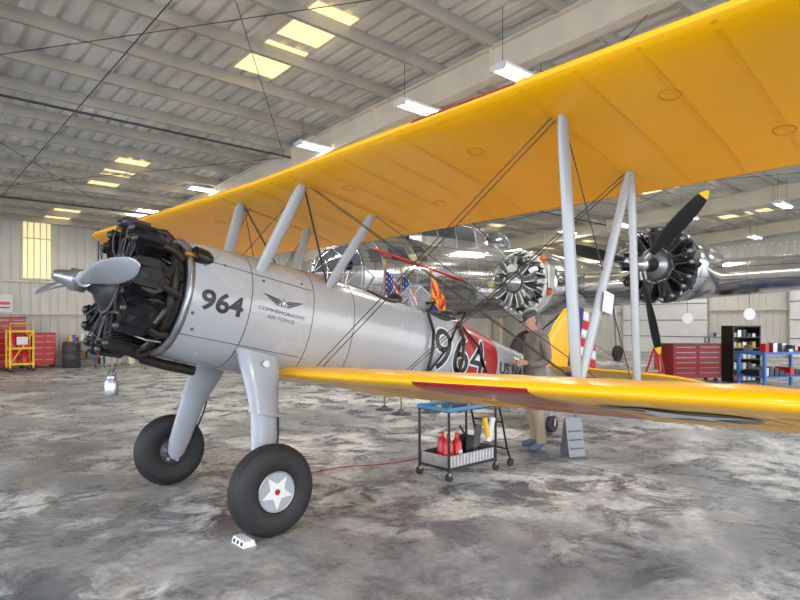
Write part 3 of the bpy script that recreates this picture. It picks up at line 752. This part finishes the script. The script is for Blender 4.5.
# ------------------------------------------------------------------ man
def skinmesh(name,pts,edges,rad,root=0,sub=2):
    me=bpy.data.meshes.new(name); me.from_pydata([tuple(p) for p in pts],edges,[])
    o=bpy.data.objects.new(name,me); COL.objects.link(o)
    sk=o.modifiers.new('skin','SKIN'); sk.use_smooth_shade=True
    for i,r in enumerate(rad):
        me.skin_vertices[0].data[i].radius=(r,r) if not isinstance(r,tuple) else r
    me.skin_vertices[0].data[root].use_root=True
    ss=o.modifiers.new('ss','SUBSURF'); ss.levels=sub; ss.render_levels=sub
    dg=bpy.context.evaluated_depsgraph_get(); nm=bpy.data.meshes.new_from_object(o.evaluated_get(dg))
    bpy.data.objects.remove(o)
    for p in nm.polygons: p.use_smooth=True
    return nm
def person(name,loc,rz,jack,pants,shoe,skin,hair,capm):
    E=empty(name,loc,(0,0,rz))
    P=[(0,0,.94),(0,.09,.88),(.02,.115,.68),(.03,.12,.50),(.0,.125,.30),(-.03,.13,.10),(-.06,.13,.055),(.06,.145,.045),(.17,.155,.035),
       (0,-.09,.88),(-.01,-.115,.68),(0,-.12,.50),(-.05,-.125,.30),(-.09,-.13,.10),(-.12,-.13,.055),(0,-.145,.045),(.11,-.155,.035),
       (0.01,0,1.08),(0,0,1.24),(-.02,0,1.38),(.0,0,1.475),(.03,0,1.54),
       (-.02,.16,1.395),(-.05,.215,1.26),(-.05,.235,1.12),(.06,.215,1.08),(.19,.165,1.09),
       (-.02,-.16,1.395),(-.05,-.215,1.26),(-.05,-.235,1.12),(.06,-.215,1.07),(.19,-.15,1.07)]
    Ed=[(0,1),(1,2),(2,3),(3,4),(4,5),(5,6),(5,7),(7,8),(0,9),(9,10),(10,11),(11,12),(12,13),(13,14),(13,15),(15,16),(0,17),(17,18),(18,19),(19,20),(20,21),
        (19,22),(22,23),(23,24),(24,25),(25,26),(19,27),(27,28),(28,29),(29,30),(30,31)]
    R=[.145,.105,.092,.075,.068,.055,.045,.048,.04,.105,.092,.075,.068,.055,.045,.048,.04,.145,.15,.135,.062,.055,
       .075,.062,.054,.048,.036,.075,.062,.054,.048,.036]
    me=skinmesh(name+'_body',P,Ed,R)
    for v in me.vertices:
        if v.co.z>.9 and abs(v.co.y)<.2 and v.co.z<1.45 and abs(v.co.x)<.17: v.co.y*=1.12
    for m in (jack,pants,shoe,skin): me.materials.append(m)
    for p in me.polygons:
        c=p.center
        p.material_index=2 if c.z<.095 else 1 if c.z<.92 else 3 if (c.z>1.485 and abs(c.y)<.1) else 0
    mn=min(v.co.z for v in me.vertices)
    for v in me.vertices: v.co.z-=mn if v.co.z<.3 else 0
    o=bpy.data.objects.new('body',me); COL.objects.link(o); o.parent=E
    for sg,w,nm in ((1,V((.19,.165,1.09)),'left'),(-1,V((.19,-.15,1.07)),'right')):
        f=V((.95,-.28*sg,.05)).normalized(); up=V((0,0,1)); sd=f.cross(up).normalized()*sg
        pts=[w-f*.02,w+f*.03,w+f*.065];rad=[.028,.03,.032];ed=[(0,1),(1,2)]
        for k,(o_,ln) in enumerate(((-.030,.070),(-.010,.080),(.010,.075),(.030,.058))):
            i0=len(pts); base=w+f*.085+up*o_
            c1=base+f*ln*.45+sd*-.005; c2=c1+f*ln*.25-sd*ln*.3; c3=c2-sd*ln*.3
            pts+=[base,c1,c2,c3]; rad+=[.0105,.0095,.009,.007]; ed+=[(2,i0),(i0,i0+1),(i0+1,i0+2),(i0+2,i0+3)]
        i0=len(pts); t0=w+f*.04+up*.03; pts+=[t0,t0+f*.03+up*.022-sd*.01,t0+f*.055+up*.02-sd*.025]; rad+=[.012,.0105,.008]; ed+=[(1,i0),(i0,i0+1),(i0+1,i0+2)]
        hm=skinmesh('hand',pts,ed,rad,1,1); hm.materials.append(skin); ho=bpy.data.objects.new('hand_'+nm,hm); COL.objects.link(ho); ho.parent=E
    b=MB(); c=V((.055,0,1.625)); T=Matrix.Translation(c)@Matrix.Rotation(math.radians(22),4,'Y')
    tab=[(-.125,.028,.025,.045),(-.105,.055,.042,.04),(-.075,.075,.056,.022),(-.04,.088,.066,.008),(0,.097,.074,0),(.04,.1,.077,-.003),(.075,.094,.072,-.006),(.10,.075,.058,-.01),(.12,.04,.03,-.01),(.127,.01,.01,-.01)]
    secs=[]
    for i in range(24):
        z=-.125+.252*i/23; rx,ry,ox=interp(tab,z); ring=[]
        for k in range(28):
            a=2*pi*k/28; x=ox+rx*math.cos(a);y=ry*math.sin(a)
            if abs(y)<.02 and x>0:
                w=1-abs(y)/.02
                if -.035<z<.02: x+=w*.026*(1-(z+.035)/.055)*1
                if -.06<z<-.045: x+=w*.006
            if abs(abs(y)-.032)<.014 and x>0 and abs(z-.012)<.016: x-=.007
            ring.append((x,y,z))
        secs.append(ring)
    b.loft(secs,skin,M=T)
    for sg in (-1,1):
        b.ball((0,0,0),.013,FLW,n=10,k=6,M=T@Matrix.Translation((.081,.031*sg,.012))); b.ball((0,0,0),.007,BLK,n=8,k=5,M=T@Matrix.Translation((.091,.031*sg,.012)))
        b.box((.088,.031*sg,.032),(.012,.032,.006),hair,T)
        b.ball((0,0,0),.032,skin,sc=(.6,.3,1),n=12,k=8,M=T@Matrix.Translation((-.005,.077*sg,-.005)))
    b.box((.094,0,-.062),(.008,.044,.007),mat('lip',(.4,.15,.12),.5),T)
    hs=[]
    for i in range(10):
        z=-.07+.16*i/9; rx,ry,ox=interp(tab,z); hs.append([(ox+(rx+.007)*math.cos(a),(ry+.007)*math.sin(a),z) for a in [math.radians(100+16*k) for k in range(11)]])
    b.loft(hs,hair,False,True,False,M=T)
    cp=[]
    for i in range(9):
        a=i/8*pi/2; cp.append([(-.008+(.108*math.cos(a))*math.cos(2*pi*k/24),(.087*math.cos(a)+.001)*math.sin(2*pi*k/24),.045+.095*math.sin(a)) for k in range(24)])
    b.loft(cp,capm,M=T)
    br=[]
    for j in range(9):
        y=-.07+.14*j/8; e=math.sqrt(max(0,1-(y/.075)**2)); br.append([(.07,y,.052-.6*y*y),(.09+.085*e,y,.036-1.5*y*y),(.09+.085*e,y,.032-1.5*y*y),(.07,y,.046-.6*y*y)])
    b.loft(br,capm,M=T)
    b.obj('head',E)
    b=MB(); b.torus((.0,0,1.49),.066,.016,jack,Matrix.Rotation(.25,4,'Y'))
    b.torus((0,0,.915),.135,.014,jack,sy=1.28,sx=1.02); b.torus((.17,.172,1.09),.036,.009,jack,Matrix.Rotation(pi/2,4,'Y')@Matrix.Rotation(.3,4,'X')); b.torus((.17,-.157,1.07),.036,.009,jack,Matrix.Rotation(pi/2,4,'Y')@Matrix.Rotation(-.3,4,'X'))
    b.tube((.14,0,.95),(.125,0,1.42),.005,DGR)
    b.obj('clothing_trim',E)
    return E
person('man',(1.71,7.6,0),math.radians(195),JACK,KHAKI,SHOE,SKIN,HAIR,DGR)

# ------------------------------------------------------------------ tool cart
CT=empty('tool_cart',(.62,6.40,0),HR)
b=MB(); l,w=.37,.21
for x in (-l,l):
    for y in (-w,w):
        b.tube((x,y,.09),(x,y,.70),.014,BLK)
        M=Matrix.Translation((x,y,.045))@Matrix.Rotation(pi/2,4,'X')
        b.lathe([(-.014,.03),(-.016,.042),(0,.045),(.016,.042),(.014,.03)],TIRE,M,20); b.box((x,y,.075),(.04,.045,.03),STEEL)
for z in (.12,.70):
    for y in (-w,w): b.tube((-l,y,z),(l,y,z),.013,BLK)
    for x in (-l,l): b.tube((x,-w,z),(x,w,z),.013,BLK)
b.path([(l,-w,.70),(l+.05,-w,.72),(l+.12,-w,.5),(l+.2,-w,.2),(l+.25,-w,.1)],.012,BLK); b.path([(l,w,.70),(l+.05,w,.72),(l+.12,w,.5),(l+.2,w,.2),(l+.25,w,.1)],.012,BLK)
for y in (-w,w):
    b.lathe([(-.014,.03),(-.016,.042),(0,.045),(.016,.042),(.014,.03)],TIRE,Matrix.Translation((l+.26,y,.045))@Matrix.Rotation(pi/2,4,'X'),20)
b.tube((l+.12,-w,.5),(l+.12,w,.5),.01,BLK); b.tube((l+.2,-w,.2),(l+.2,w,.2),.01,BLK)
b.obj('frame',CT)
b=MB(); b.box((0,0,.705),(.78,.45,.012),BLUT)
for y in (-.225,.225): b.box((0,y,.72),(.78,.01,.035),BLUT)
for x in (-.39,.39): b.box((x,0,.72),(.01,.45,.035),BLUT)
b.obj('top_tray',CT)
b=MB(); b.box((0,0,.135),(.72,.40,.015),STEEL)
for y in (-.2,.2): b.box((0,y,.19),(.72,.008,.12),STEEL)
for x in (-.36,.36): b.box((x,0,.19),(.008,.4,.12),STEEL)
for i in range(14): b.box((-.33+.05*i,-.206,.19),(.012,.006,.11),WHT)
b.obj('bottom_bin',CT)
b=MB()
for i,(x,y) in enumerate(((-.24,-.08),(-.12,-.09),(-.18,.06))):
    b.lathe([(0,.055),(.2,.055),(.24,.03),(.26,.02),(.30,.02)],REDB,Matrix.Translation((x,y,.145)),18); b.box((x,y,.25),(.05,.113,.05),WHT if i==1 else REDB)
b.box((.05,-.05,.27),(.12,.14,.25),BLK); b.box((.18,.02,.24),(.1,.2,.18),STEEL)
b.box((.06,-.215,.42),(.09,.02,.22),DGR,ry=.2); b.box((.2,-.22,.48),(.05,.03,.22),YPL,ry=-.25); b.box((.28,-.215,.45),(.07,.02,.26),FLW,ry=.3)
b.tube((-.2,-.05,.715),(.1,-.08,.715),.012,STEEL); b.box((.2,-.05,.725),(.14,.1,.03),REDB); b.tube((-.3,0,.715),(-.3,0,.745),.03,YPL); b.box((-.1,-.12,.725),(.18,.04,.03),DGR)
b.tube((.02,-.1,.39),(.0,-.02,.5),.012,BLK)
b.obj('tools',CT)

b=MB()
for sg in (-1,1): b.box((0,.055*sg,.225),(.22,.012,.45),STND,rx=sg*.2)
for z in (.1,.2,.3): b.box((0,-.107+.2*(z-.04),z),(.17,.01,.015),DGR,rx=-.2)
b.box((0,0,.44),(.2,.03,.02),STEEL)
b.obj('step_stand',None,(2.07,7.2,0),(0,0,.3))
b=MB()
secs=[[(x,-.05,0),(x,.05,0),(x,.035,.045),(x,-.035,.045)] for x in (-.09,.09)]
b.loft(secs,FLW,True,False)
for x in (-.055,0,.055):
    b.lathe([(0,.014),(.003,.014)],BLK,orient((x,-.0445,.022),(0,-1,.3)),14)
c=V((-1.62,5.22,0))+V((-.737,-.675,0))*.24+V((.675,-.737,0))*.99
b.obj('wheel_chock',None,tuple(c),(0,0,math.radians(-47.5)))
b=MB(); pts=[]
for i in range(30):
    t=i/29; pts.append((-1.05+1.5*t,6.25+.95*t+.08*math.sin(t*7),.006))
b.path(pts,.005,RED,6); b.obj('air_hose')

# ------------------------------------------------------------------ flags
def flag(kind,loc,rz,h=2.5):
    E=empty(kind,loc,(0,0,rz)); b=MB()
    b.lathe([(0,.17),(.02,.17),(.05,.06),(.09,.03)],DGR,Matrix.Identity(4),24); b.tube((0,0,.05),(0,0,h),.014,WOOD); b.lathe([(0,.02),(.03,.035),(.06,.02),(.12,.003)],BRASS,Matrix.Translation((0,0,h)),12)
    b.obj('pole',E); b=MB(); nu,nv=26,26; grid=[]
    for i in range(nu+1):
        u=i/nu; col=[]
        for j in range(nv+1):
            v=j/nv; x=.015+.30*u**.8*(1-.25*(1-v)); y=.05*math.sin(u*13+v*1.5)*(.3+u); z=h-.06-.85*(1-v)-.55*u*(.6+.4*u)
            col.append((x,y,z))
        grid.append(col)
    def mf(i,j):
        u=i/nu;v=j/nv
        if kind=='american_flag':
            if u<.4 and v>=.46: return FLW if (i%3==1 and j%3==1) else FLB
            return FLR if (j//2)%2==0 else FLW
        if v<.5:
            return COP if abs(u-.5)<.15 and v>.3 else FLB
        return COP if (u-.5)**2+(v-.5)**2<.04 else (FLR if int((math.atan2(v-.5,u-.5))/(pi/13))%2==0 else FLO)
    b.loft(grid,FLW,False,True,False,mf=mf); b.obj('cloth',E)
flag('american_flag',(.02,10.4,0),.2,2.50); flag('american_flag',(-.28,10.9,0),.1,2.62); flag('state_flag',(.55,10.6,0),.4,2.45)

# ------------------------------------------------------------------ left background props
E=empty('maintenance_stand',(-12.35,19.5,0),HR)
b=MB()
for x in (-.32,.32):
    for y in (-.3,.3): b.tube((x,y,.1),(x,y,1.35),.035,YPL); b.lathe([(-.03,.08),(.03,.08)],TIRE,Matrix.Translation((x,y,.08))@Matrix.Rotation(pi/2,4,'X'),16)
for z in (.25,.75,1.30): b.box((0,0,z),(.70,.66,.06),YPL)
for y in (-.3,.3): b.tube((-.32,y,.25),(.32,y,1.3),.02,YPL)
b.path([(-.32,-.3,1.3),(-.32,-.3,1.55),(.32,-.3,1.55),(.32,-.3,1.3)],.025,YPL)
b.obj('frame',E); b=MB()
for x in (-.16,.14):
    for z in (.28,.78): b.lathe([(0,.12),(.34,.12),(.40,.05),(.44,.05)],REDB,Matrix.Translation((x,0,z)),18)
b.box((0,-.34,1.0),(.3,.02,.25),FLW); b.obj('extinguisher_bottles',E)
def chest(name,loc,rz,w,h,m,dr=6,d=.5):
    b=MB(); b.box((0,0,.1+(h-.1)/2),(w,d,h-.1),m)
    for i in range(dr):
        z=.14+(h-.18)*(i+.5)/dr
        for sx in (-.25,.25):
            b.box((sx*w,-d/2-.008,z),(w*.47,.016,(h-.18)/dr*.88),m); b.box((sx*w,-d/2-.025,z+(h-.18)/dr*.25),(w*.4,.02,.018),STEEL)
    b.box((0,0,h+.01),(w+.02,d+.02,.025),DGR)
    for x in (-.42,.42):
        for y in (-.38,.38): b.lathe([(-.02,.05),(.02,.05)],TIRE,Matrix.Translation((x*w,y*d,.05))@Matrix.Rotation(pi/2,4,'X'),14)
    return b.obj(name,None,loc,(0,0,rz),bevel=.004)
chest('tool_chest',W(4.0,24.1),HY,.9,1.75,RED,8); chest('tool_chest',W(5.0,24.1),HY,.7,1.2,REDB,5); chest('tool_chest',W(3.0,24.1),HY,.8,1.3,DGR,5)
def drum(loc,m):
    b=MB(); b.lathe([(0,.27),(.02,.29),(.28,.29),(.30,.305),(.32,.29),(.56,.29),(.58,.305),(.60,.29),(.84,.29),(.86,.30),(.87,.28),(.85,.26),(.85,.02)],m,Matrix.Identity(4),32); b.lathe([(.85,.03),(.87,.03)],STEEL,Matrix.Translation((.15,0,0)),12)
    b.obj('oil_drum',None,loc)
drum(W(5.72,23.3),DGR); 
def bench(loc,rz,w=1.8,top=WOOD):
    E=empty('workbench',loc,(0,0,rz)); b=MB(); b.box((0,0,.87),(w,.6,.05),top); b.box((0,0,.25),(w-.1,.5,.03),DGR)
    for x in (-w/2+.05,w/2-.05):
        for y in (-.25,.25): b.box((x,y,.43),(.05,.05,.86),DGR)
    b.obj('table',E); b=MB()
    for i in range(9):
        x=-w/2+.15+i*(w-.3)/8; h=random.uniform(.08,.3); b.box((x,random.uniform(-.15,.15),.895+h/2),(.12,.12,h),random.choice([REDB,DGR,FLW,YPL,BLU,STEEL]))
        b.box((x,0,.265+h/2),(.13,.3,h),random.choice([REDB,DGR,WOOD,STEEL,BLU]))
    b.obj('clutter',E)
bench(W(6.4,24.25),HY,1.3); bench(W(9.2,24.2),HY,1.5); bench(W(11.5,24.2),HY,1.8); bench(W(16.8,24.2),HY,2)
def stool(loc,rz):
    b=MB(); b.lathe([(0,.16),(.02,.18),(.05,.17)],DGR,Matrix.Translation((0,0,.6)),20); b.tube((0,0,.1),(0,0,.6),.02,STEEL)
    for i in range(5): a=i*2*pi/5; b.tube((0,0,.14),(.25*math.cos(a),.25*math.sin(a),.06),.015,STEEL); b.ball((.25*math.cos(a),.25*math.sin(a),.03),.03,BLK,n=10,k=6)
    b.box((-.17,0,.85),(.03,.3,.25),DGR); b.tube((-.15,0,.62),(-.17,0,.85),.012,STEEL)
    b.obj('shop_stool',None,loc,(0,0,rz))
stool(W(6.6,22.9),.5); stool(W(7.3,23.0),2.0)
b=MB(); b.box((0,0,0),(1.0,.03,.6),FLW); b.box((0,-.02,0),(.8,.01,.1),REDB); b.box((0,-.02,-.15),(.8,.01,.04),DGR); b.obj('wall_sign',None,W(3.7,24.62,2.25),HR)
# ------------------------------------------------------------------ right background props
chest('tool_chest',(7.9,16.3,0),.15,1.4,1.0,RED,6,.55)
b=MB()
for x in (-.38,.38): b.box((x,0,.75),(.03,.5,1.5),BLK)
b.box((0,.24,.75),(.76,.02,1.5),BLK)
for i in range(6): b.box((0,0,.03+i*.29),(.76,.5,.03),BLK)
for i in range(5):
    for k in range(5): h=random.uniform(.08,.2); b.box((-.28+.14*k,-.05,.045+i*.29+h/2),(.1,.2,h),random.choice([FLW,WHT,REDB,YPL,DGR,STEEL]))
b.obj('storage_shelf',None,(9.2,16.2,0),(0,0,.1))
E=empty('blue_workbench',(9.2,14.6,0),(0,0,.35)); b=MB(); b.box((0,0,.86),(1.9,.8,.06),BLU); b.box((0,0,.3),(1.8,.7,.03),BLU)
for x in (-.88,.88):
    for y in (-.34,.34): b.box((x,y,.42),(.06,.06,.84),BLU)
b.obj('table',E); b=MB()
for i in range(10):
    h=random.uniform(.06,.25); b.box((-.8+.17*i,random.uniform(-.25,.25),.89+h/2),(.13,.15,h),random.choice([DGR,FLW,STEEL,REDB,BLK])); b.box((-.8+.17*i,0,.315+h/2),(.14,.4,h),random.choice([DGR,BLK,REDB,STEEL]))
b.obj('parts',E)
b=MB()
for i in range(3):
    a=i*2*pi/3+.4; b.tube((.06*math.cos(a),.06*math.sin(a),.95),(.34*math.cos(a),.34*math.sin(a),.03),.025,REDB); b.lathe([(0,.06),(.03,.06)],REDB,Matrix.Translation((.34*math.cos(a),.34*math.sin(a),0)),14)
    c=(i+1)*2*pi/3+.4; b.tube((.25*math.cos(a),.25*math.sin(a),.3),(.25*math.cos(c),.25*math.sin(c),.3),.014,REDB)
b.tube((0,0,.4),(0,0,1.05),.06,REDB); b.tube((0,0,1.05),(0,0,1.25),.035,STEEL)
b.obj('tripod_jack',None,(6.5,15.2,0))
bench(W(24,24.2),HY,2.2); bench(W(27,17),HY,2.2); bench(W(30.8,10.5),HY-pi/2,2.0)

# ------------------------------------------------------------------ world & camera
w=bpy.data.worlds.new('sky'); S.world=w; w.use_nodes=True
nt=w.node_tree; bg=nt.nodes['Background']
tc=nt.nodes.new('ShaderNodeTexCoord'); sp=nt.nodes.new('ShaderNodeSeparateXYZ'); cr=nt.nodes.new('ShaderNodeValToRGB')
nt.links.new(tc.outputs['Generated'],sp.inputs[0]); nt.links.new(sp.outputs['Z'],cr.inputs['Fac'])
cr.color_ramp.elements[0].position=0; cr.color_ramp.elements[0].color=(1,.97,.93,1); cr.color_ramp.elements[1].position=.6; cr.color_ramp.elements[1].color=(.45,.65,1,1)
nt.links.new(cr.outputs[0],bg.inputs['Color']); bg.inputs['Strength'].default_value=5.0
cd=bpy.data.cameras.new('camera'); cam=bpy.data.objects.new('camera',cd); COL.objects.link(cam)
cam.location=(0,0,1.6); cam.rotation_euler=(pi/2,0,0); cd.lens=27; cd.sensor_width=36; cd.shift_y=.0275; cd.clip_end=300
S.camera=cam
S.view_settings.view_transform='Standard'
S.view_settings.exposure=.0
